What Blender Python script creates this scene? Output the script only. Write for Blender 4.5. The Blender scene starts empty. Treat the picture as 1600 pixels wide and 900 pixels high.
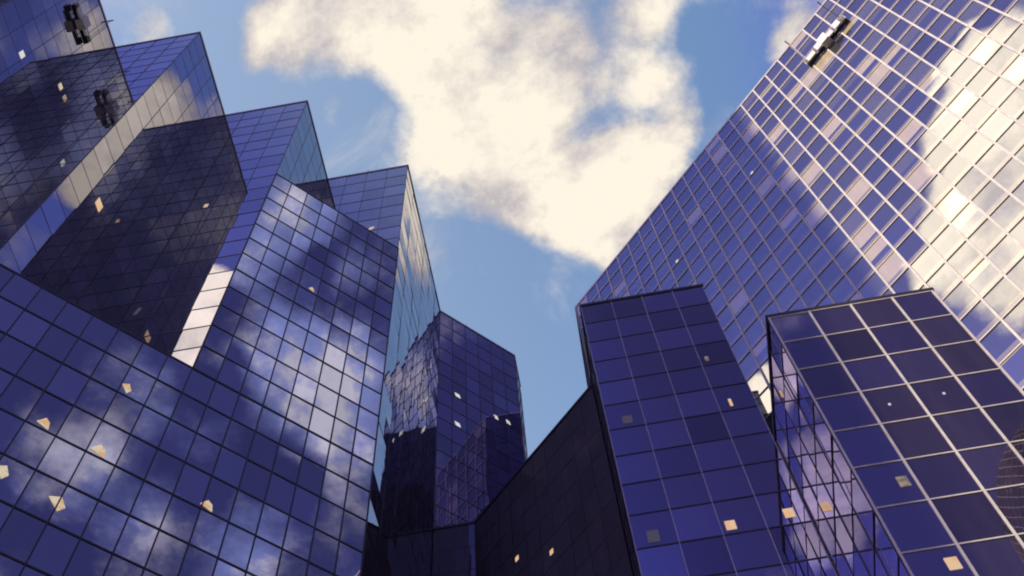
import bpy, bmesh, math, random
from mathutils import Vector, Matrix
from mathutils.bvhtree import BVHTree

random.seed(7)
C = bpy.context.scene.collection
SC = bpy.context.scene
S = 1.4            # metres per plan unit: one storey (2.49 units) is 3.5 m
EYE = 1.6
RT = math.sqrt(0.5)

# ------------------------------------------------------------------ camera
cam_d = bpy.data.cameras.new('camera')
cam = bpy.data.objects.new('camera', cam_d)
C.objects.link(cam)
cam_d.sensor_width = 36.0
cam_d.lens = 36.0 * 1687.65 / 1600.0
cam_d.clip_start = 0.1
cam_d.clip_end = 6000.0
R3 = Matrix(((0.98543632, 0.16717864, 0.03108952),
             (0.16351154, -0.88141025, -0.44314778),
             (-0.04668222, 0.44177741, -0.89590931)))
cam.matrix_world = Matrix.Translation((0, 0, EYE)) @ R3.to_4x4()
SC.camera = cam

# ------------------------------------------------------------------ light
SUN_XY = Vector((-0.735, -0.678)).normalized()     # towards the sun, seen from above
SUN_EL = math.radians(19.0)
to_sun = Vector((SUN_XY.x * math.cos(SUN_EL), SUN_XY.y * math.cos(SUN_EL), math.sin(SUN_EL)))
sun_d = bpy.data.lights.new('sun', 'SUN')
sun_d.energy = 5.0
sun_d.angle = math.radians(0.5)
sun_d.color = (1.0, 0.87, 0.68)
sun = bpy.data.objects.new('sun', sun_d)
sun.rotation_euler = to_sun.to_track_quat('Z', 'Y').to_euler()
sun.location = (0, 0, 300)
C.objects.link(sun)

SC.view_settings.view_transform = 'Standard'
SC.view_settings.look = 'None'
SC.view_settings.exposure = 0.58
SC.view_settings.gamma = 1.0
SC.view_settings.use_curve_mapping = False
SC.cycles.max_bounces = 12
SC.cycles.glossy_bounces = 8
SC.cycles.diffuse_bounces = 3
SC.cycles.blur_glossy = 0.0
SC.cycles.filter_width = 2.0

# clouds: direction, angular radius, weight (a negative weight is a patch of clear sky)
BLOBS = [
    (-0.204, -0.539, 0.817, 0.039, 2.8),
    (-0.22, -0.608, 0.763, 0.055, 2.8),
    (-0.202, -0.655, 0.728, 0.038, 2.0),
    (-0.189, -0.572, 0.798, 0.017, -1.2),
    (0.184, -0.643, 0.744, 0.001, 0.0),
    (0.499, 0.129, 0.857, 0.041, 1.4),
    (0.531, 0.141, 0.835, 0.035, 1.2),
    (-0.134, -0.513, 0.848, 0.041, 1.3),
    (-0.143, -0.546, 0.826, 0.029, 1.0),
    (-0.079, 0.196, 0.977, 0.084, 1.0),
    (-0.148, 0.194, 0.97, 0.067, 0.9),
    (-0.196, 0.208, 0.958, 0.044, 0.8),
    (-0.229, 0.217, 0.949, 0.022, 0.6),
    (0.003, 0.26, 0.966, 0.092, 1.0),
    (-0.031, 0.316, 0.948, 0.076, 1.0),
    (0.01, 0.351, 0.936, 0.076, 1.0),
    (0.038, 0.394, 0.918, 0.056, 1.0),
    (0.059, 0.427, 0.902, 0.022, 0.7),
    (0.083, 0.373, 0.924, 0.053, 0.8),
    (0.126, 0.323, 0.938, 0.043, 0.8),
    (0.104, 0.243, 0.964, 0.068, 0.65),
    (0.278, 0.248, 0.928, 0.043, 1.0),
    (0.247, 0.271, 0.93, 0.027, 0.8),
    (-0.298, 0.169, 0.94, 0.032, 0.6),
    (-0.15, 0.274, 0.95, 0.022, 0.4),
    (-0.068, 0.401, 0.913, 0.018, 0.3),
    (-0.085, 0.379, 0.922, 0.018, 0.25),
    (0.076, 0.294, 0.953, 0.029, 0.35),
    (0.11, 0.282, 0.953, 0.034, 0.35),
    (-0.208, 0.187, 0.96, 0.038, 0.7),
    (-0.173, 0.178, 0.969, 0.039, 0.7),
    (0.139, 0.352, 0.926, 0.023, 0.5),
    (0.039, 0.255, 0.966, 0.046, 0.5),
    (0.082, 0.345, 0.935, 0.035, 0.6),
    (0.061, 0.259, 0.964, 0.029, 0.4),
    (0.138, 0.286, 0.948, 0.026, 0.4),
    (0.155, 0.321, 0.934, 0.026, 0.55),
    (0.158, 0.283, 0.946, 0.023, 0.35),
    (0.129, 0.23, 0.965, 0.034, 0.4),
    (0.192, 0.26, 0.946, 0.039, -0.6),
    (-0.128, 0.267, 0.955, 0.032, -0.35),
    (-0.089, 0.244, 0.966, 0.034, 0.5),
    (-0.086, 0.417, 0.905, 0.053, -0.8),
    (-0.146, 0.294, 0.945, 0.035, -0.3),
    (0.195, 0.314, 0.929, 0.039, -0.6),
    (-0.022, 0.461, 0.887, 0.071, -1.0),
    (-0.017, 0.524, 0.852, 0.071, -1.0),
    (-0.264, 0.169, 0.95, 0.032, -0.6),
    (0.479, -0.233, 0.846, 0.063, 0.95),
    (0.518, -0.2, 0.832, 0.063, 0.9),
    (0.438, -0.249, 0.864, 0.051, 0.75),
    (0.342, -0.213, 0.915, 0.054, 0.9),
    (0.472, -0.18, 0.863, 0.047, 0.8),
    (0.378, -0.255, 0.89, 0.034, 0.6),
    (0.465, -0.356, 0.81, 0.03, 0.45),
    (0.481, -0.404, 0.778, 0.032, 0.5),
    (0.482, -0.446, 0.754, 0.02, 0.35),
    (0.4, -0.167, 0.901, 0.029, 0.4),
    (0.584, -0.294, 0.757, 0.044, 0.65),
    (0.567, -0.265, 0.78, 0.022, 0.4),
    (0.51, -0.422, 0.75, 0.021, 0.35),
    (0.372, -0.421, 0.827, 0.057, -0.8),
    (0.499, -0.314, 0.808, 0.033, 0.4),
    (0.529, -0.375, 0.761, 0.032, 0.35),
    (0.447, -0.442, 0.778, 0.026, 0.35),
    (0.457, -0.308, 0.835, 0.028, -0.6),
    (0.55, -0.257, 0.795, 0.034, -0.7),
    (0.531, -0.433, 0.728, 0.035, -0.6),
    (0.387, -0.199, 0.9, 0.023, -0.35),
    (0.403, -0.282, 0.871, 0.034, -0.5),
    (0.526, -0.334, 0.782, 0.033, -0.4),
    (-0.305, -0.409, 0.86, 0.062, 2.4),
    (-0.379, -0.382, 0.843, 0.067, 2.3),
    (-0.447, -0.385, 0.807, 0.077, 2.4),
    (-0.453, -0.343, 0.823, 0.042, 2.0),
    (-0.343, -0.364, 0.866, 0.031, 1.2),
    (-0.467, -0.302, 0.831, 0.027, 0.5),
    (-0.55, -0.175, 0.817, 0.031, 2.3),
    (-0.503, -0.179, 0.845, 0.023, 0.5),
    (-0.409, -0.118, 0.905, 0.082, -0.9),
    (-0.393, -0.237, 0.888, 0.067, -0.6),
    (-0.318, -0.29, 0.903, 0.049, -0.5),
    (0.315, 0.226, 0.922, 0.043, 2.0),
    (0.364, 0.261, 0.894, 0.04, 2.0),
    (0.419, 0.29, 0.86, 0.036, -0.8),
    (0.277, 0.225, 0.934, 0.025, -0.7),
    (0.256, 0.203, 0.945, 0.027, -0.8),
    (-0.296, -0.393, 0.87, 0.042, 2.7),
    (-0.325, -0.431, 0.842, 0.047, 3.0),
    (-0.259, -0.344, 0.902, 0.034, -1.0),
    (-0.22, -0.266, 0.938, 0.062, -1.0),
    (-0.146, -0.339, 0.93, 0.047, -0.9),
    (0.343, 0.155, 0.927, 0.033, 1.0),
    (0.376, 0.151, 0.914, 0.02, 0.5),
    (0.395, 0.126, 0.91, 0.02, -0.4),
    (0.106, 0.364, 0.925, 0.041, 0.8),
    (0.104, 0.414, 0.905, 0.035, 0.6),
    (0.133, 0.44, 0.888, 0.035, -0.5),
    (0.076, -0.536, 0.841, 0.093, -1.0),
    (0.106, -0.632, 0.768, 0.09, -1.0),
    (0.286, -0.544, 0.789, 0.086, -1.0),
    (0.287, -0.631, 0.72, 0.088, -1.0),
    (-0.209, 0.544, 0.813, 0.034, 0.5),
    (-0.225, 0.626, 0.747, 0.043, 0.6),
    (0.524, -0.077, 0.848, 0.059, -1.0),
]


class Nodes:
    def __init__(self, tree):
        self.t = tree
        self.n = tree.nodes
        self.l = tree.links

    def new(self, kind, **kw):
        n = self.n.new(kind)
        for k, v in kw.items():
            setattr(n, k, v)
        return n

    def put(self, sock, v):
        if v is None:
            return
        if hasattr(v, 'is_output'):
            self.l.new(v, sock)
        else:
            sock.default_value = v

    def math(self, op, a, b=None, c=None, clamp=False):
        n = self.new('ShaderNodeMath', operation=op, use_clamp=clamp)
        self.put(n.inputs[0], a)
        if b is not None:
            self.put(n.inputs[1], b)
        if c is not None:
            self.put(n.inputs[2], c)
        return n.outputs[0]

    def vmath(self, op, a, b=None, scale=None):
        n = self.new('ShaderNodeVectorMath', operation=op)
        self.put(n.inputs[0], a)
        if b is not None:
            self.put(n.inputs[1], b)
        if scale is not None:
            self.put(n.inputs['Scale'], scale)
        return n.outputs['Value'] if op in ('DOT_PRODUCT', 'LENGTH') else n.outputs[0]

    def ramp(self, v, a, b, lo=0.0, hi=1.0):
        n = self.new('ShaderNodeMapRange', interpolation_type='SMOOTHSTEP')
        self.put(n.inputs['Value'], v)
        n.inputs['From Min'].default_value = a
        n.inputs['From Max'].default_value = b
        n.inputs['To Min'].default_value = lo
        n.inputs['To Max'].default_value = hi
        return n.outputs[0]

    def noise(self, vec, scale, detail=6.0, rough=0.55, dist=0.0):
        n = self.new('ShaderNodeTexNoise')
        self.put(n.inputs['Vector'], vec)
        n.inputs['Scale'].default_value = scale
        n.inputs['Detail'].default_value = detail
        n.inputs['Roughness'].default_value = rough
        n.inputs['Distortion'].default_value = dist
        return n

    def mix(self, f, a, b, blend='MIX'):
        n = self.new('ShaderNodeMix', data_type='RGBA', blend_type=blend)
        self.put(n.inputs[0], f)
        self.put(n.inputs[6], a)
        self.put(n.inputs[7], b)
        return n.outputs[2]


def build_world():
    w = bpy.data.worlds.new('World')
    SC.world = w
    w.use_nodes = True
    N = Nodes(w.node_tree)
    N.n.clear()
    out = N.new('ShaderNodeOutputWorld')
    bg = N.new('ShaderNodeBackground')
    bg.inputs['Strength'].default_value = 0.15
    sky = N.new('ShaderNodeTexSky', sky_type='NISHITA')
    sky.sun_disc = False
    sky.sun_elevation = SUN_EL
    sky.sun_rotation = math.atan2(SUN_XY.x, SUN_XY.y) % (2 * math.pi)
    sky.altitude = 0.0
    sky.air_density = 1.0
    sky.dust_density = 0.6
    sky.ozone_density = 1.6
    tc = N.new('ShaderNodeTexCoord')
    d = N.vmath('NORMALIZE', tc.outputs['Generated'])
    sep = N.new('ShaderNodeSeparateXYZ')
    N.put(sep.inputs[0], d)
    z = N.math('MAXIMUM', sep.outputs['Z'], 0.08)
    # the cloud layer is a flat deck, so its texture is laid out overhead
    deck = N.vmath('SCALE', d, scale=N.math('DIVIDE', 1.0, z))
    warp = N.noise(deck, 5.0, 5.0, 0.6)
    wv = N.vmath('SCALE', N.vmath('SUBTRACT', warp.outputs['Color'], (0.5, 0.5, 0.5)), scale=WARP)
    dw = N.vmath('NORMALIZE', N.vmath('ADD', d, wv))
    dens = None
    for (x, y, zz, r, wt) in BLOBS:
        dist = N.vmath('LENGTH', N.vmath('SUBTRACT', dw, (x, y, zz)))
        f = N.ramp(dist, r * 1.25, r * 0.2, 0.0, wt)
        dens = f if dens is None else N.math('ADD', dens, f)
    dens = N.math('MINIMUM', N.math('MAXIMUM', dens, -1.2), 2.2)
    billow = N.noise(deck, 7.0, 11.0, 0.65, 0.12).outputs['Fac']
    shift = N.vmath('ADD', deck, (SUN_XY.x * 0.08, SUN_XY.y * 0.08, 0.0))
    billow2 = N.noise(shift, 7.0, 11.0, 0.65, 0.12).outputs['Fac']
    broad = N.noise(deck, 1.7, 3.0, 0.5).outputs['Fac']
    dens = N.math('ADD', dens, N.math('MULTIPLY', N.math('SUBTRACT', billow, 0.5), 2.6))
    dens = N.math('ADD', dens, N.math('MULTIPLY', N.math('SUBTRACT', broad, 0.5), 1.0))
    # three parts of the sky: ahead, behind towards the sun (brightest clouds), behind away from it (deepest blue)
    away = N.ramp(N.vmath('DOT_PRODUCT', d, (0.80, -0.60, 0.0)), 0.14, 0.34)
    near = N.ramp(N.vmath('DOT_PRODUCT', d, (-0.85, -0.50, 0.0)), 0.16, 0.38)
    dens = N.math('MULTIPLY_ADD', near, -0.85, dens)
    alpha = N.ramp(dens, 0.02, 0.95)
    wisp = N.math('MULTIPLY', N.ramp(N.noise(deck, 3.6, 9.0, 0.66, 0.9).outputs['Fac'], 0.50, 0.74), 0.42)
    alpha = N.math('MAXIMUM', alpha, N.math('MULTIPLY', wisp, N.math('SUBTRACT', 1.0, near)))
    veil = N.math('MULTIPLY', N.ramp(dens, -0.25, 1.2), 0.95)
    alpha = N.math('ADD', N.math('MULTIPLY', alpha, N.math('SUBTRACT', 1.0, away)), N.math('MULTIPLY', veil, away))
    thick = N.ramp(dens, 0.45, 1.9)
    relief = N.math('MULTIPLY', N.math('SUBTRACT', billow, billow2), 3.4)
    mass = N.math('MULTIPLY', N.math('SUBTRACT', N.noise(deck, 3.1, 4.0, 0.5).outputs['Fac'], 0.5), 1.1)
    tone = N.math('ADD', N.math('ADD', N.math('MULTIPLY_ADD', thick, 0.70, 0.38), relief), mass, clamp=True)
    ccol = N.mix(tone, (0.54, 0.50, 0.52, 1), (1.0, 0.91, 0.77, 1))
    ccol = N.mix(N.math('MULTIPLY', away, N.ramp(tone, 0.9, 0.2)), ccol, (0.42, 0.47, 0.72, 1))
    ccol = N.mix(away, ccol, N.mix(1.0, ccol, (0.92, 1.0, 1.14, 1), 'MULTIPLY'))
    gain = N.math('MULTIPLY', N.math('MULTIPLY_ADD', near, NEAR_SUN - 1.0, N.math('MULTIPLY_ADD', away, 0.22, 1.0)), CLOUD)
    ccol = N.vmath('SCALE', ccol, scale=gain)
    ahead = N.mix(N.ramp(sep.outputs['X'], -0.25, 0.22), SKY_AHEAD_W, SKY_AHEAD_E)
    ahead = N.mix(N.ramp(sep.outputs['X'], 0.17, 0.32), ahead, SKY_FAR_E)
    stint = N.mix(near, N.mix(away, ahead, SKY_AWAY), SKY_NEAR)
    scol = N.mix(1.0, sky.outputs[0], stint, 'MULTIPLY')
    col = N.mix(alpha, scol, ccol)
    N.put(bg.inputs['Color'], col)
    N.l.new(bg.outputs[0], out.inputs['Surface'])


WARP = 0.06
CLOUD = 4.5
NEAR_SUN = 2.6
SKY_AHEAD_W = (2.35, 1.95, 1.66, 1)
SKY_AHEAD_E = (1.48, 1.50, 1.55, 1)
SKY_FAR_E = (1.02, 0.86, 1.75, 1)
SKY_AWAY = (0.53, 0.36, 0.60, 1)
SKY_NEAR = (0.76, 0.60, 1.30, 1)
build_world()

# ------------------------------------------------------------------ materials
FRES = 0.75


def shader_mat(name):
    m = bpy.data.materials.new(name)
    m.use_nodes = True
    N = Nodes(m.node_tree)
    N.n.clear()
    out = N.new('ShaderNodeOutputMaterial')
    return m, N, out


def coated_glass(name, tint, base, mirror=0.93, wave=0.0, blinds=False, fres=FRES, grime=0.15, vary=0.25, mottle=1.8):
    """Reflective solar glass: a tinted mirror coat over the dim room behind it."""
    m, N, out = shader_mat(name)
    geo = N.new('ShaderNodeNewGeometry')
    at = N.new('ShaderNodeAttribute', attribute_name='pane')       # r, g: chance per pane; b: height in the pane
    sp = N.new('ShaderNodeSeparateColor')
    N.put(sp.inputs[0], at.outputs['Color'])
    r1, r2, up = sp.outputs[0], sp.outputs[1], sp.outputs[2]
    lw = N.new('ShaderNodeLayerWeight')
    lw.inputs['Blend'].default_value = 0.5
    graz = N.math('MULTIPLY', N.math('POWER', lw.outputs['Facing'], 3.3), fres, clamp=True)
    vary = N.math('MULTIPLY_ADD', r1, 2 * vary, 1.0 - vary)
    comb = N.new('ShaderNodeCombineColor')
    for i in range(3):
        N.put(comb.inputs[i], vary)
    tcol = N.mix(1.0, tint, comb.outputs[0], 'MULTIPLY')
    gcol = N.mix(graz, tcol, (0.95, 0.94, 0.97, 1))
    gl = N.new('ShaderNodeBsdfGlossy')
    N.put(gl.inputs['Color'], gcol)
    gl.inputs['Roughness'].default_value = 0.0
    if wave > 0:
        bp = N.new('ShaderNodeBump')
        bp.inputs['Strength'].default_value = wave
        bp.inputs['Distance'].default_value = 0.02
        nz = N.noise(geo.outputs['Position'], 0.45, 2.0, 0.4).outputs['Fac']
        N.put(bp.inputs['Height'], nz)
        N.l.new(bp.outputs[0], gl.inputs['Normal'])
    # rain streaks and dust thin the mirror a little
    st = N.new('ShaderNodeMapping')
    N.put(st.inputs['Vector'], geo.outputs['Position'])
    st.inputs['Scale'].default_value = (1.6, 1.6, 0.12)
    dust = N.ramp(N.noise(st.outputs[0], 0.6, 5.0, 0.6).outputs['Fac'], 0.42, 0.75)
    fac = N.math('SUBTRACT', mirror, N.math('MULTIPLY', dust, grime * 0.35))
    df = N.new('ShaderNodeBsdfDiffuse')
    bcol = N.mix(r2, base, tuple(min(1, mottle * c) for c in base[:3]) + (1,))
    if blinds:
        # roller blinds behind the glass, each drawn down by its own amount; on one side wall they imitate a pale reflection
        drawn = N.math('MULTIPLY', N.math('GREATER_THAN', r1, 0.40), N.math('MULTIPLY_ADD', r2, 1.1, -0.05))
        has = N.math('GREATER_THAN', N.math('ADD', up, drawn), 1.0)
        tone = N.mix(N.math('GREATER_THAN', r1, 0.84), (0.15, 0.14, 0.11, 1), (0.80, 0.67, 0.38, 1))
        slat = N.ramp(N.math('FRACT', N.math('MULTIPLY', up, 26.0)), 0.2, 0.6, 0.85, 1.0)
        cs = N.new('ShaderNodeCombineColor')
        for i in range(3):
            N.put(cs.inputs[i], slat)
        tone = N.mix(1.0, tone, cs.outputs[0], 'MULTIPLY')
        bcol = N.mix(has, bcol, tone)
        bcol = N.mix(N.math('LESS_THAN', up, 0.2), bcol, (0.36, 0.30, 0.18, 1))      # spandrel strip at each floor
    N.put(df.inputs['Color'], bcol)
    mx = N.new('ShaderNodeMixShader')
    N.put(mx.inputs[0], fac)
    N.l.new(df.outputs[0], mx.inputs[1])
    N.l.new(gl.outputs[0], mx.inputs[2])
    N.l.new(mx.outputs[0], out.inputs['Surface'])
    return m


def metal_paint(name, col, rough=0.45, spec=0.4, metallic=0.0):
    m, N, out = shader_mat(name)
    b = N.new('ShaderNodeBsdfPrincipled')
    geo = N.new('ShaderNodeNewGeometry')
    nz = N.noise(geo.outputs['Position'], 1.3, 5.0, 0.6).outputs['Fac']
    v = N.ramp(nz, 0.3, 0.75, 0.8, 1.06)
    cs = N.new('ShaderNodeCombineColor')
    for i in range(3):
        N.put(cs.inputs[i], v)
    N.put(b.inputs['Base Color'], N.mix(1.0, col, cs.outputs[0], 'MULTIPLY'))
    b.inputs['Roughness'].default_value = rough
    b.inputs['Specular IOR Level'].default_value = spec
    b.inputs['Metallic'].default_value = metallic
    N.l.new(b.outputs[0], out.inputs['Surface'])
    return m


def lamp_mat(name, col, strength, spot=None):
    m, N, out = shader_mat(name)
    e = N.new('ShaderNodeEmission')
    geo = N.new('ShaderNodeNewGeometry')
    nz = N.noise(geo.outputs['Position'], 1.9, 3.0).outputs['Fac']
    c = N.mix(N.ramp(nz, 0.38, 0.62), col, spot or col)
    N.put(e.inputs['Color'], c)
    e.inputs['Strength'].default_value = strength
    N.l.new(e.outputs[0], out.inputs['Surface'])
    return m


STAIR = (0.265, 0.24, 0.275, 1)
MAT = {
    'stair_glass': coated_glass('blue mirror glass, wavy', STAIR, (0.12, 0.10, 0.12, 1), mirror=0.91, wave=0.10, fres=0.85, vary=0.2),
    'front_glass': coated_glass('blue mirror glass, flat', (0.395, 0.375, 0.52, 1), (0.06, 0.045, 0.09, 1), wave=0.06, vary=0.2),
    'dark_glass': coated_glass('dark mirror glass', (0.06, 0.055, 0.08, 1), (0.15, 0.135, 0.165, 1), mirror=0.78, wave=0.06, fres=0.25, vary=0.1, mottle=1.2),
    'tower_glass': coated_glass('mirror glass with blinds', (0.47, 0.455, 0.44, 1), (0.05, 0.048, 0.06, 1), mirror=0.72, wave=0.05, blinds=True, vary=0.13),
    'block_glass': coated_glass('deep blue glass', (0.185, 0.155, 0.29, 1), (0.09, 0.07, 0.09, 1), mirror=0.9, wave=0.04, vary=0.4),
    'angled_glass': coated_glass('blue glass, set at an angle', (0.29, 0.255, 0.44, 1), (0.09, 0.07, 0.09, 1), mirror=0.9, wave=0.05, vary=0.25),
    'pale_reflection_glass': coated_glass('glass with painted pale reflection', (0.66, 0.62, 0.66, 1), (0.14, 0.13, 0.13, 1), mirror=0.85, wave=0.05, blinds=True),  # pale base and blind patches stand in for reflected cloud, painted into the colour
    'dark_metal': metal_paint('dark anodised mullion', (0.022, 0.018, 0.030, 1), 0.4, 0.3),
    'stair_metal': metal_paint('slate anodised mullion', (0.045, 0.04, 0.07, 1), 0.4, 0.3),
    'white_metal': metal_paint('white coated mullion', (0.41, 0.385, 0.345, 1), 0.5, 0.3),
    'grey_metal': metal_paint('grey coated mullion', (0.30, 0.28, 0.31, 1), 0.5, 0.3),
    'wall': metal_paint('dark backing wall', (0.025, 0.022, 0.03, 1), 0.8, 0.2),
    'cap': metal_paint('parapet flashing', (0.30, 0.29, 0.34, 1), 0.4, 0.5),
    'white_paint': metal_paint('white painted steel', (0.52, 0.49, 0.44, 1), 0.5, 0.3),
    'black_paint': metal_paint('black painted steel', (0.015, 0.012, 0.015, 1), 0.6, 0.2),
    'stone': metal_paint('pale stone cladding', (0.34, 0.31, 0.28, 1), 0.8, 0.2),
    'paving': metal_paint('granite paving', (0.22, 0.21, 0.20, 1), 0.85, 0.2),
    'lamp_cream': lamp_mat('cream ceiling light', (1.0, 0.88, 0.66, 1), 0.42, (1.0, 0.60, 0.30, 1)),
    'lamp_orange': lamp_mat('orange ceiling light', (1.0, 0.60, 0.32, 1), 0.5, (1.0, 0.70, 0.45, 1)),
    'lamp_white': lamp_mat('white ceiling light', (0.95, 0.93, 0.90, 1), 0.48),
    'lamp_dim': lamp_mat('dim lit room', (0.24, 0.22, 0.36, 1), 0.18),
    'lamp_grey': lamp_mat('greyish ceiling light', (0.75, 0.62, 0.48, 1), 0.28, (0.35, 0.28, 0.3, 1)),
}


# ------------------------------------------------------------------ mesh helpers
def thing(name, label, cat, loc=(0, 0, 0), group=None):
    o = bpy.data.objects.new(name, None)
    C.objects.link(o)
    o.location = loc
    o.empty_display_size = 2.0
    o['label'] = label
    o['category'] = cat
    if group:
        o['group'] = group
    return o


def link(name, bm, mat, parent=None, stuff=False, label=None):
    me = bpy.data.meshes.new(name)
    if parent is not None:
        bmesh.ops.translate(bm, verts=bm.verts, vec=-Vector(parent.matrix_basis.translation))
    bm.to_mesh(me)
    bm.free()
    me.materials.append(mat)
    o = bpy.data.objects.new(name, me)
    C.objects.link(o)
    if parent is not None:
        o.parent = parent
    if stuff:
        o['kind'] = 'stuff'
    if label:
        o['label'] = label
    return o


def box(bm, o, ax, ay, az):
    """a box from corner o along three edge vectors"""
    vs = [bm.verts.new(o + ax * i + ay * j + az * k) for k in (0, 1) for j in (0, 1) for i in (0, 1)]
    for f in ((0, 2, 3, 1), (4, 5, 7, 6), (0, 1, 5, 4), (2, 6, 7, 3), (0, 4, 6, 2), (1, 3, 7, 5)):
        bm.faces.new([vs[i] for i in f])
    return vs


def tube(bm, a, b, r, seg=8):
    a, b = Vector(a), Vector(b)
    q = (b - a).to_track_quat('Z', 'Y')
    ring = [[bm.verts.new(p + q @ Vector((r * math.cos(t), r * math.sin(t), 0))) for t in
             [2 * math.pi * i / seg for i in range(seg)]] for p in (a, b)]
    for i in range(seg):
        j = (i + 1) % seg
        bm.faces.new((ring[0][i], ring[0][j], ring[1][j], ring[1][i]))
    bm.faces.new(ring[0][::-1])
    bm.faces.new(ring[1])


def prism(bm, poly, z0, z1):
    lo = [bm.verts.new((x, y, z0)) for x, y in poly]
    hi = [bm.verts.new((x, y, z1)) for x, y in poly]
    n = len(poly)
    for i in range(n):
        j = (i + 1) % n
        bm.faces.new((lo[i], lo[j], hi[j], hi[i]))
    bm.faces.new(hi)
    bm.faces.new(lo[::-1])


def inset(poly, d):
    """shrink a counter-clockwise outline by d"""
    out = []
    n = len(poly)
    for i in range(n):
        p, q, r = Vector(poly[i - 1]), Vector(poly[i]), Vector(poly[(i + 1) % n])
        e1, e2 = (q - p).normalized(), (r - q).normalized()
        n1, n2 = Vector((-e1.y, e1.x)), Vector((-e2.y, e2.x))
        k = 1 + n1.dot(n2)
        out.append(tuple(q + (n1 + n2) * (d / max(k, 0.2))))
    return out


def zz(h):
    return EYE + S * h


# ------------------------------------------------------------------ curtain walls
PITCH = 2.492
FACES = []        # every curtain wall, for working out which panes are in view
WALLS = []        # (thing, list of pane specs)


class Facade:
    def __init__(self, A, B, top, bottom, cols, glass, vert, horz, vw, hw, proud=0.06, tilt=0.1, pitch=PITCH, u0=0.0, gap=0.02, hproud=None):
        self.A = Vector((A[0] * S, A[1] * S, 0))
        self.B = Vector((B[0] * S, B[1] * S, 0))
        d = self.B - self.A
        self.len = d.length
        self.t = d.normalized()
        self.n = Vector((self.t.y, -self.t.x, 0))
        self.top, self.bottom = zz(top), max(zz(bottom), 0.3)
        self.cols = cols                      # list of column edges in metres, or a count
        if isinstance(cols, int):
            self.cols = [self.len * i / cols for i in range(cols + 1)]
        self.glass, self.vert, self.horz, self.vw, self.hw = glass, vert, horz, vw, hw
        self.proud, self.tilt, self.pitch = proud, tilt, pitch * S
        self.hproud = hproud if hproud is not None else proud - 0.012
        self.rows = []
        z = self.top
        while z > self.bottom + 0.3:
            self.rows.append((max(z - self.pitch, self.bottom), z))
            z -= self.pitch
        FACES.append(self)

    def quad(self):
        o, t = self.A, self.t * self.len
        return [o + Vector((0, 0, self.bottom)), o + t + Vector((0, 0, self.bottom)),
                o + t + Vector((0, 0, self.top)), o + Vector((0, 0, self.top))]

    def cells(self):
        for z0, z1 in self.rows:
            for c0, c1 in zip(self.cols, self.cols[1:]):
                yield c0, c1, z0, z1

    def at(self, u, z, out=0.0):
        return self.A + self.t * u + Vector((0, 0, z)) + self.n * out

    def add_pane(self, bm, cell):
        c0, c1, z0, z1 = cell
        g = 0.03
        start = len(bm.verts)
        c = self.at((c0 + c1) / 2, (z0 + z1) / 2)
        vs = box(bm, self.at(c0 + g, z0 + g, -0.03), self.t * (c1 - c0 - 2 * g), self.n * 0.03, Vector((0, 0, z1 - z0 - 2 * g)))
        R = Matrix.Rotation(math.radians(random.gauss(0, self.tilt)), 3, 'Z') @ \
            Matrix.Rotation(math.radians(random.gauss(0, self.tilt)), 3, self.t)
        for v in vs:
            v.co = c + R @ (v.co - c)
        lay = bm.loops.layers.float_color.get('pane') or bm.loops.layers.float_color.new('pane')
        r1, r2 = random.random(), random.random()
        seen = set()
        for v in vs:
            for f in v.link_faces:
                if f.index in seen and f.index >= 0:
                    continue
                for lp in f.loops:
                    lp[lay] = (r1, r2, (lp.vert.co.z - z0) / (z1 - z0), 1)

    def build_grid(self, root, single=False):
        """mullions: each bar its own part where the photograph shows them one by one, else one grid"""
        up = Vector((0, 0, 1))
        bm = bmesh.new()
        for c in self.cols:
            c = min(max(c, self.vw / 2 + 0.004), self.len - self.vw / 2 - 0.004)
            box(bm, self.at(c - self.vw / 2, self.bottom, -0.05), self.t * self.vw, self.n * (0.05 + self.proud), up * (self.top - self.bottom - 0.004))
            if single:
                link('vertical_mullion', bm, MAT[self.vert], root)
                bm = bmesh.new()
        if not single:
            link('mullion_grid', bm, MAT[self.vert], root)
            bm = bmesh.new()
        zs = [r[1] for r in self.rows] + [self.rows[-1][0]]
        for z in zs:
            zc = min(z, self.top - self.hw / 2 - 0.006)
            box(bm, self.at(0.006, zc - self.hw / 2, -0.05), self.t * (self.len - 0.012), self.n * (0.05 + self.hproud), up * self.hw)
            if single:
                link('floor_rail', bm, MAT[self.horz], root)
                bm = bmesh.new()
        if not single:
            link('floor_rail_grid', bm, MAT[self.horz], root)
        else:
            bm.free()


def assemble(root, outline, top, facades, core_inset=0.14, cap=True, single=()):
    """core, parapet, mullions for one building; panes follow once every wall stands"""
    bm = bmesh.new()
    base = [(x * S, y * S) for x, y in outline]
    prism(bm, inset(base, core_inset), 0.0, zz(top) - 0.05)
    link('wall', bm, MAT['wall'], root)
    if cap:
        bm = bmesh.new()
        prism(bm, inset(base, -0.10), zz(top) + 0.004, zz(top) + 0.32)
        link('parapet', bm, MAT['cap' if root.name.endswith('tower') else 'dark_metal'], root)
    for f in facades:
        f.build_grid(root, f in single)
    WALLS.append((root, facades))


LK = 0.68


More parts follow.
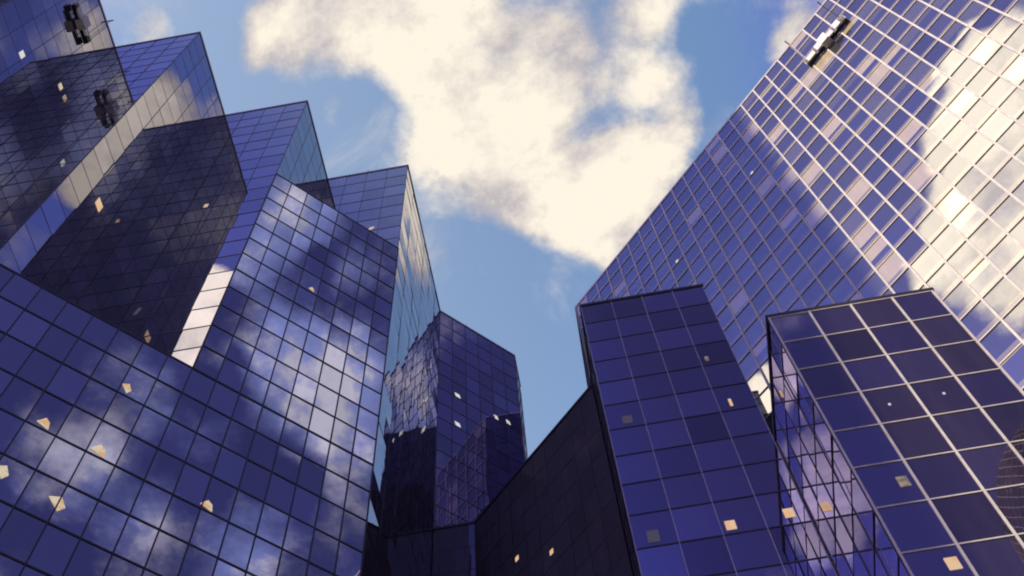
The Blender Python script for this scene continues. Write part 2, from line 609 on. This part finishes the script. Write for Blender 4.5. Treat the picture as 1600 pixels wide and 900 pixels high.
def lamp(root, f, u, h, du, dv, mat, skew=0.0, name='ceiling_light', shape=None, label=None):
    """a lit ceiling panel seen through the glass: a small parallelogram on the wall, u and h in plan units"""
    bm = bmesh.new()
    z = zz(h)
    du, dv, skew = du * LK, dv * LK, skew * LK
    pts = shape or [(-1, -1), (1, -1), (1, 1), (-1, 1)]
    front = [f.at(u * S + (a * du + b * skew) * S, z + b * dv * S, 0.05) for a, b in pts]
    back = [f.at(u * S + (a * du + b * skew) * S, z + b * dv * S, -0.02) for a, b in pts]
    n = len(pts)
    fv = [bm.verts.new(p) for p in front]
    bv = [bm.verts.new(p) for p in back]
    bm.faces.new(fv)
    bm.faces.new(bv[::-1])
    for i in range(n):
        j = (i + 1) % n
        bm.faces.new((fv[j], fv[i], bv[i], bv[j]))
    link(name, bm, MAT[mat], root, label=label)


# ------------------------------------------------------------------ ground
bm = bmesh.new()
box(bm, Vector((-4000, -4000, -0.5)), Vector((8000, 0, 0)), Vector((0, 8000, 0)), Vector((0, 0, 0.5)))
g = link('ground', bm, MAT['paving'])
g['kind'] = 'structure'

# ------------------------------------------------------------------ stepped tower (left)
TOP = 100.35
x0, y0, st = -11.33, 34.60, 8.02
stair = thing('stepped_tower', 'tall blue mirror glass tower stepping back in zigzag corners', 'tower', (-36, 44, 0))
chain = []
for k in (4, 3, 2, 1):
    cx, cy = x0 - st * k, y0 - st * k
    chain += [(cx, cy), (cx, cy + st)]
chain += [(x0, y0), (x0, 50.90)]
outline = chain + [(-30.0, 50.90), (-52.0, 30.0), (-52.0, y0 - st * 4)]
sf = []
for a, b in zip(chain, chain[1:]):
    across = abs(a[1] - b[1]) < 1e-6
    L = math.hypot(b[0] - a[0], b[1] - a[1])
    bot = 38.0 if L < 9 else 0.0
    sf.append(Facade(a, b, TOP, 0.0, 4 if L < 9 else 6, 'stair_glass', 'stair_metal', 'stair_metal', 0.03 if across else 0.06, 0.11 if across else 0.08, 0.04 if across else (0.022 if L < 9 else 0.014), tilt=0.10 if L < 9 else 0.40))
# chain order: Q(4) P Q P Q P Q P Q3
fQ0, fP1, fQ1, fP2, fQ2, fP3, fQ3 = sf[2], sf[3], sf[4], sf[5], sf[6], sf[7], sf[8]
assemble(stair, outline, TOP, sf)
lamp(stair, fP3, -13.94 + 11.33 + 8.02, 85.87, 0.28, 0.35, 'lamp_cream', 0.15)
lamp(stair, fQ0, 18.07 - 10.54, 85.71, 0.35, 0.5, 'lamp_cream')
lamp(stair, fQ0, 14.28 - 10.54, 81.06, 0.35, 0.6, 'lamp_white')
lamp(stair, fQ1, 21.66 - 18.56, 65.65, 0.5, 0.65, 'lamp_orange')
lamp(stair, fP2, -23.98 + 27.37, 75.99, 0.22, 0.4, 'lamp_cream')
lamp(stair, fP2, -24.67 + 27.37, 59.15, 0.16, 0.6, 'lamp_dim', 0.1)

# ------------------------------------------------------------------ front block across the notches
front = thing('front_glass_block', 'dark gridded blue glass front reflecting clouds, with one step in its roofline', 'building', (-24, 26, 0))
off = 0.12
def diag(w, o=0.0):           # a point on the slanting front plane
    m = 23.0 + o
    return ((w * RT - m) , (w * RT + m))
nrm = Vector((RT, -RT))
def fp(w):
    p = Vector((w * RT - 22.965, w * RT + 22.965)) + nrm * off
    return (p.x, p.y)
wC2, wC3 = 5.09, 16.46
cw = (wC3 - wC2) / 8
low_w = wC2 - cw * 22
FH, FL = 80.4, 80.4 - 12 * PITCH
f_hi = Facade(fp(wC2), fp(wC3), FH, FL, 8, 'front_glass', 'dark_metal', 'dark_metal', 0.095, 0.125, 0.06, tilt=0.17)
f_lo = Facade(fp(low_w), fp(wC3), FL, 0.0, 30, 'front_glass', 'dark_metal', 'dark_metal', 0.095, 0.125, 0.06, tilt=0.17)
def slab(w0, w1, thick):
    a, b = Vector(fp(w0)), Vector(fp(w1))
    return [tuple(a), tuple(b), tuple(b - nrm * thick), tuple(a - nrm * thick)]
bm = bmesh.new()
prism(bm, inset([(x * S, y * S) for x, y in slab(low_w, wC3, 0.30)], 0.06), 0, zz(FL) - 0.06)
prism(bm, inset([(x * S, y * S) for x, y in slab(wC2, wC3, 0.30)], 0.06), zz(FL) - 0.06, zz(FH) - 0.06)
for k, h in ((2, FL), (1, FH), (3, FL)):
    cx, cy = x0 - st * k, y0 - st * k
    tri = [(cx, cy), (cx + st, cy + st), (cx, cy + st)]
    prism(bm, inset([(x * S, y * S) for x, y in tri], 0.3), 0, zz(h) - 0.4)
link('wall', bm, MAT['wall'], front)
for w0, w1, h in ((low_w, wC2 - 0.05, FL), (wC2, wC3 - 0.06, FH)):
    bm = bmesh.new()
    prism(bm, inset([(x * S, y * S) for x, y in slab(w0, w1, 0.12)], -0.02), zz(h) + 0.002, zz(h) + 0.10)
    link('parapet', bm, MAT['dark_metal'], front)
for f in (f_hi, f_lo):
    f.build_grid(front, f is f_lo or f is f_hi)
WALLS.append((front, [f_hi, f_lo]))
SQ = [(-1.1, 0.35), (0.5, -1.0), (1.15, -0.15), (0.25, 1.0)]
def fl(w): return w - low_w
TRI = [(-1.1, -0.15), (1.0, -0.55), (0.7, 0.35), (-0.1, 0.75)]
lamp(front, f_lo, fl(0.13), 40.95, 0.42, 0.75, 'lamp_cream', shape=TRI)
lamp(front, f_lo, fl(2.74), 40.95, 0.5, 0.85, 'lamp_cream', shape=TRI)
lamp(front, f_lo, fl(2.18), 36.79, 0.52, 0.62, 'lamp_cream', shape=SQ)
lamp(front, f_lo, fl(8.17), 40.9, 0.45, 0.7, 'lamp_cream', shape=TRI)
lamp(front, f_lo, fl(2.54), 46.13, 0.34, 0.55, 'lamp_cream', shape=SQ)
lamp(front, f_lo, fl(-0.30), 37.07, 0.4, 0.6, 'lamp_cream', shape=SQ)
lamp(front, f_hi, 10.3 - wC2, 65.88, 0.28, 0.5, 'lamp_cream', shape=TRI)

# ------------------------------------------------------------------ angled tower in the middle
mid = thing('angled_tower', 'angled blue tower in the central gap, with white lit windows', 'tower', (-9, 76, 0))
m1, m2, m3 = (-11.33, 50.93), (-4.55, 57.71), (-4.55, 61.6)
f_m = Facade(m1, m2, TOP, 0.0, 6, 'angled_glass', 'stair_metal', 'stair_metal', 0.07, 0.08, 0.05, tilt=0.12)
f_n = Facade(m2, m3, TOP - PITCH * 0.5, 0.0, 3, 'stair_glass', 'grey_metal', 'white_metal', 0.07, 0.10, 0.05, tilt=0.4)
assemble(mid, [m1, m2, m3, (-11.33, 61.6)], TOP, [f_m, f_n])
wm = m1[0] * RT + m1[1] * RT
for w, h in ((30.2, 85.78), (30.19, 80.95), (34.57, 85.84), (36.0, 86.2)):
    lamp(mid, f_m, w - wm, h, 0.38 if w < 34 else 0.28, 0.36, 'lamp_white' if h > 70 else 'lamp_orange', -0.1)

# ------------------------------------------------------------------ dark link block between the towers
dark = thing('link_block', 'very dark glass block between the angled tower and the narrow blue block', 'building', (-4, 68, 0))
DH = 64.4
d0, d1 = (-8.15, 50.62), (2.02, 40.45)
f_d = Facade(d0, d1, DH, 0.0, 10, 'dark_glass', 'dark_metal', 'dark_metal', 0.06, 0.08, 0.03, tilt=0.12)
f_de = Facade((-11.25, 50.62), d0, DH, 0.0, 2, 'dark_glass', 'dark_metal', 'dark_metal', 0.06, 0.08, 0.03, tilt=0.12)
assemble(dark, [(-11.25, 50.62), d0, d1, (2.02, 50.80), (-11.25, 50.80)], DH, [f_d, f_de], single=[f_d, f_de])
for u, h in ((4.65, 55.9), (8.11, 53.1)):
    lamp(dark, f_d, u, h, 0.24, 0.30, 'lamp_orange')

# ------------------------------------------------------------------ big slanting tower (right)
big = thing('gridded_tower', 'huge glass tower with a sunlit white grid and drawn blinds', 'tower', (34, 66, 0))
t0, t1 = (2.70, 53.20), (39.3, 16.6)
w0 = (t0[0] - t0[1]) * RT
edges = []
w = -9.04
while w > w0 + 0.8:
    w -= 1.775
w = w0
first = -9.04 - 1.775 * int((-9.04 - w0) / 1.775)
edges = [0.0] + [(first - w0 + 1.775 * i) * S for i in range(0, 60) if (first - w0 + 1.775 * i) * S < math.hypot(t1[0] - t0[0], t1[1] - t0[1]) * S - 0.8]
edges.append(math.hypot(t1[0] - t0[0], t1[1] - t0[1]) * S)
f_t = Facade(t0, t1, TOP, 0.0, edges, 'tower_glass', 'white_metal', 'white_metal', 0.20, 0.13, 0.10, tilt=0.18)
f_tl = Facade((2.70, 66.0), t0, TOP, 0.0, 6, 'dark_glass', 'dark_metal', 'dark_metal', 0.08, 0.10, 0.05, tilt=0.1)
assemble(big, [t0, t1, (54, 32), (23, 66), (2.70, 66)], TOP, [f_t, f_tl], single=[f_t])
lamp(big, f_t, -22.37 - w0, 88.25, 0.22, 0.22, 'lamp_white')
lamp(big, f_t, -12.02 - w0, 88.19, 0.22, 0.22, 'lamp_white')

# ------------------------------------------------------------------ the two dark blue blocks (lower right)
ra, rb = (2.08, 34.20), (10.40, 34.20)
R1H = 64.6
blk = thing('narrow_blue_block', 'narrow dark blue block with faint grey mullions and small orange lit windows', 'building', (8.7, 53, 0))
f_r1 = Facade(ra, rb, R1H, 0.0, 4, 'block_glass', 'grey_metal', 'dark_metal', 0.05, 0.12, 0.05, tilt=0.08)
f_r1q = Facade((2.08, 43.5), ra, R1H, 0.0, 4, 'dark_glass', 'dark_metal', 'dark_metal', 0.08, 0.10, 0.05, tilt=0.2)
assemble(blk, [ra, rb, (10.40, 43.5), (2.08, 43.5)], R1H, [f_r1, f_r1q], single=[f_r1])
lamp(blk, f_r1, 8.75 - 2.08, 55.35, 0.16, 0.32, 'lamp_grey')
lamp(blk, f_r1, 9.04 - 2.08, 50.4, 0.12, 0.50, 'lamp_orange')
lamp(blk, f_r1, 6.72 - 2.08, 40.3, 0.36, 0.46, 'lamp_orange')
lamp(blk, f_r1, 3.04 - 2.08, 40.4, 0.42, 0.60, 'lamp_dim', name='lit_room')
lamp(blk, f_r1, 3.24 - 2.08, 50.4, 0.40, 0.50, 'lamp_dim', name='lit_room')
lamp(blk, f_r1, 9.55 - 2.08, 40.5, 0.36, 0.46, 'lamp_orange')

rc, rd = (10.46, 26.83), (18.58, 26.83)
R2H = 46.2
wb = thing('wide_blue_block', 'dark blue block with bright white mullions and two tiny white lights', 'building', (20, 47, 0))
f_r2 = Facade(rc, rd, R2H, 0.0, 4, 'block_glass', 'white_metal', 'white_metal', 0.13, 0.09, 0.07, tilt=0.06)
f_r2q = Facade((10.46, 34.16), rc, R2H, 0.0, 4, 'pale_reflection_glass', 'dark_metal', 'dark_metal', 0.07, 0.08, 0.05, tilt=0.3)
assemble(wb, [rc, rd, (18.58, 40.0), (10.46, 40.0)], R2H, [f_r2, f_r2q], single=[f_r2])
lamp(wb, f_r2, 12.03 - 10.46, 32.5, 0.30, 0.42, 'lamp_grey')
lamp(wb, f_r2, 12.0 - 10.46, 27.9, 0.32, 0.42, 'lamp_orange')
lamp(wb, f_r2, 13.31 - 10.46, 37.49, 0.07, 0.08, 'lamp_white')
lamp(wb, f_r2, 15.64 - 10.46, 37.63, 0.07, 0.08, 'lamp_white')

# ------------------------------------------------------------------ tower behind the camera that throws the long shadow
sd = -SUN_XY                       # the way the light travels
perp = Vector((-sd.y, sd.x))
edge = Vector((12.56, 26.83)) - sd * 150.0
q = [edge, edge + perp * 40.0, edge + perp * 40.0 - sd * 22.0, edge - sd * 22.0]
cas = thing('shadow_tower', 'tall dark glass tower with broad grey ribs casting the long shadow', 'tower', (edge.x * S, edge.y * S, 0))
ol = [tuple(p) for p in q]
area = sum(ol[i - 1][0] * ol[i][1] - ol[i][0] * ol[i - 1][1] for i in range(4))
if area < 0:
    ol = ol[::-1]
CASH = 163.0
cf = [Facade(ol[i], ol[(i + 1) % 4], CASH, 0.0, 14, 'dark_glass', 'grey_metal', 'grey_metal', 0.6, 0.9, 0.10, tilt=0.1, pitch=PITCH * 1.0) for i in range(4)]
assemble(cas, ol, CASH, cf)

# ------------------------------------------------------------------ round tower behind, mirrored in the wide blue block
rt_c = Vector((62.0 * S, -36.0 * S, 0))
rt_r = 13.0 * S
rnd = thing('round_tower', 'dark round tower with a domed top and pale lattice, mirrored in the white gridded block', 'tower', tuple(rt_c))
seg, rings = 56, 12
shaft = zz(98.0)
prof = [(rt_r, 0.0)] + [(rt_r * math.cos(a), shaft + rt_r * 1.15 * math.sin(a)) for a in [math.pi / 2 * i / rings * 0.98 for i in range(rings + 1)]]
bm = bmesh.new()
loops = [[bm.verts.new(rt_c + Vector((r * math.cos(2 * math.pi * i / seg), r * math.sin(2 * math.pi * i / seg), z))) for i in range(seg)] for r, z in prof]
for a, b in zip(loops, loops[1:]):
    for i in range(seg):
        j = (i + 1) % seg
        bm.faces.new((a[i], a[j], b[j], b[i]))
bm.faces.new(loops[-1])
link('wall', bm, MAT['dark_glass'], rnd)
bm = bmesh.new()
levels = []
z = 70 * S
while z < shaft:
    levels.append((rt_r, z))
    z += PITCH * S
levels += prof[1:]
for (r1, z1), (r2, z2) in zip(levels, levels[1:]):
    for i in range(0, seg):
        a0, a1 = 2 * math.pi * i / seg, 2 * math.pi * (i + 1) / seg
        p = lambda r, a, zv: rt_c + Vector(((r + 0.05) * math.cos(a), (r + 0.05) * math.sin(a), zv))
        tube(bm, p(r1, a0, z1), p(r2, a1, z2), 0.10, 4)
        tube(bm, p(r1, a1, z1), p(r2, a0, z2), 0.10, 4)
link('lattice', bm, MAT['stone'], rnd)

# ------------------------------------------------------------------ small roof fittings along the parapets
def mast(root, x, y, h, tall, r=0.05):
    bm = bmesh.new()
    p = Vector((x * S, y * S, zz(h) + 0.1))
    tube(bm, p, p + Vector((0, 0, tall)), r, 6)
    tube(bm, p, p + Vector((0, 0, 0.35)), r * 3, 8)
    link('lightning_rod', bm, MAT['white_paint'], root)

mast(stair, -15.4, 34.75, TOP, 1.8)
mast(stair, -13.2, 34.75, TOP, 1.3)
mast(stair, -23.5, 26.75, TOP, 1.2)
mast(stair, -31.0, 18.75, TOP, 1.0)
mast(mid, -9.0, 53.5, TOP, 1.6)
mast(big, 20.2, 35.9, TOP, 1.6)

# ------------------------------------------------------------------ window cleaning cradles hung from the roofs
def cradle(label, f, u, h, length, tilt=0.0):
    o0 = f.at(u, zz(h), 0.55)
    root = thing('window_cleaning_cradle', label, 'cleaning cradle', tuple(o0), 'window cleaning cradles')
    t, n, up = f.t, f.n, Vector((0, 0, 1))
    L = length
    bm = bmesh.new()
    box(bm, o0 - t * L / 2 - n * 0.3, t * L, n * 0.42, up * 0.14)
    link('platform', bm, MAT['black_paint'], root)
    bm = bmesh.new()
    for zr in (0.55, 1.1, 1.5):
        for s in (-0.28, 0.16):
            tube(bm, o0 - t * L / 2 + n * s + up * zr, o0 + t * L / 2 + n * s + up * zr, 0.045)
    k = int(L / 1.1)
    for i in range(k + 1):
        for s in (-0.28, 0.16):
            p = o0 - t * L / 2 + t * (L * i / k) + n * s
            tube(bm, p + up * 0.1, p + up * 1.5, 0.04)
    link('railing', bm, MAT['white_paint'], root)
    for i in range(int(L / 1.6)):
        bm = bmesh.new()
        p = o0 - t * L / 2 + t * (0.45 + 1.6 * i)
        box(bm, p + n * (0.21 + 0.06 * (i % 2)), t * (1.25 - 0.3 * (i % 2)), n * 0.16, up * (1.25 + 0.35 * (i % 2)))
        link('side_panel', bm, MAT['white_paint'], root)
    bm = bmesh.new()
    box(bm, o0 - t * 0.6 - n * 0.34 - up * 0.25, t * 1.2, n * 0.95, up * 2.1)
    link('tool_box', bm, MAT['white_paint'], root)
    for s in (-1, 1):
        bm = bmesh.new()
        p = o0 + t * (s * (L / 2 - 0.35))
        box(bm, p - t * 0.35 - n * 0.32 + up * 0.16, t * 0.7, n * 0.5, up * 1.05)
        hoist = link('hoist', bm, MAT['black_paint'], root)
        bm = bmesh.new()
        tube(bm, p + up * 1.5, Vector((p.x, p.y, zz(TOP) + 0.6)), 0.025, 6)
        link('cable', bm, MAT['black_paint'], root)
        bm = bmesh.new()
        e = Vector((p.x, p.y, zz(TOP) + 0.6))
        tube(bm, e - n * 1.6, e + n * 0.25, 0.09)
        tube(bm, e - n * 1.6 - up * 0.42, e - n * 1.6 + up * 0.1, 0.12)
        link('roof_arm', bm, MAT['grey_metal'], root)
    return root

cradle('long cradle hanging on the sunlit white gridded tower', f_t, (0.3 - w0) * S, 92.9, 7.0)
cradle('short cradle with black ends hanging on the zigzag blue tower', fQ0, (14.8 - 10.54) * S, 93.0, 4.6)

# ------------------------------------------------------------------ panes
verts, polys = [], []
for f in FACES:
    i = len(verts)
    verts += f.quad()
    polys.append((i, i + 1, i + 2, i + 3))
bvh = BVHTree.FromPolygons(verts, polys)
ci = cam.matrix_world.inverted()
eye = cam.matrix_world.translation
HW, HH = 800 / 1687.65, 450 / 1687.65


def in_view(f, cell):
    """angular size of a pane as the camera sees it, or 0 when it is hidden or out of frame"""
    c0, c1, z0, z1 = cell
    p = f.at((c0 + c1) / 2, (z0 + z1) / 2)
    q = ci @ p
    if q.z >= 0 or abs(q.x / q.z) > HW * 1.03 or abs(q.y / q.z) > HH * 1.03:
        return 0.0
    d = p - eye
    if d.dot(f.n) >= 0:
        return 0.0
    hit = bvh.ray_cast(eye, d.normalized())
    if hit[0] is None or (hit[0] - eye).length < d.length - 1.5:
        return 0.0
    return -d.normalized().dot(f.n) * (c1 - c0) * (z1 - z0) / d.length_squared


for root, facades in WALLS:
    ranked = []
    for f in facades:
        for cell in f.cells():
            ranked.append((in_view(f, cell), len(ranked), f, cell))
    ranked.sort(key=lambda a: (-a[0], a[1]))
    rest = {}
    for i, (size, _, f, cell) in enumerate(ranked):
        if i < 100 and size > 0:
            bm = bmesh.new()
            f.add_pane(bm, cell)
            link('window_pane', bm, MAT[f.glass], root)
        else:
            rest.setdefault(f.glass, (bmesh.new(), f))[0]
            f.add_pane(rest[f.glass][0], cell)
    for gname, (bm, f) in rest.items():
        link('window_panes', bm, MAT[gname], root, stuff=True)
print('objects', len(bpy.data.objects))
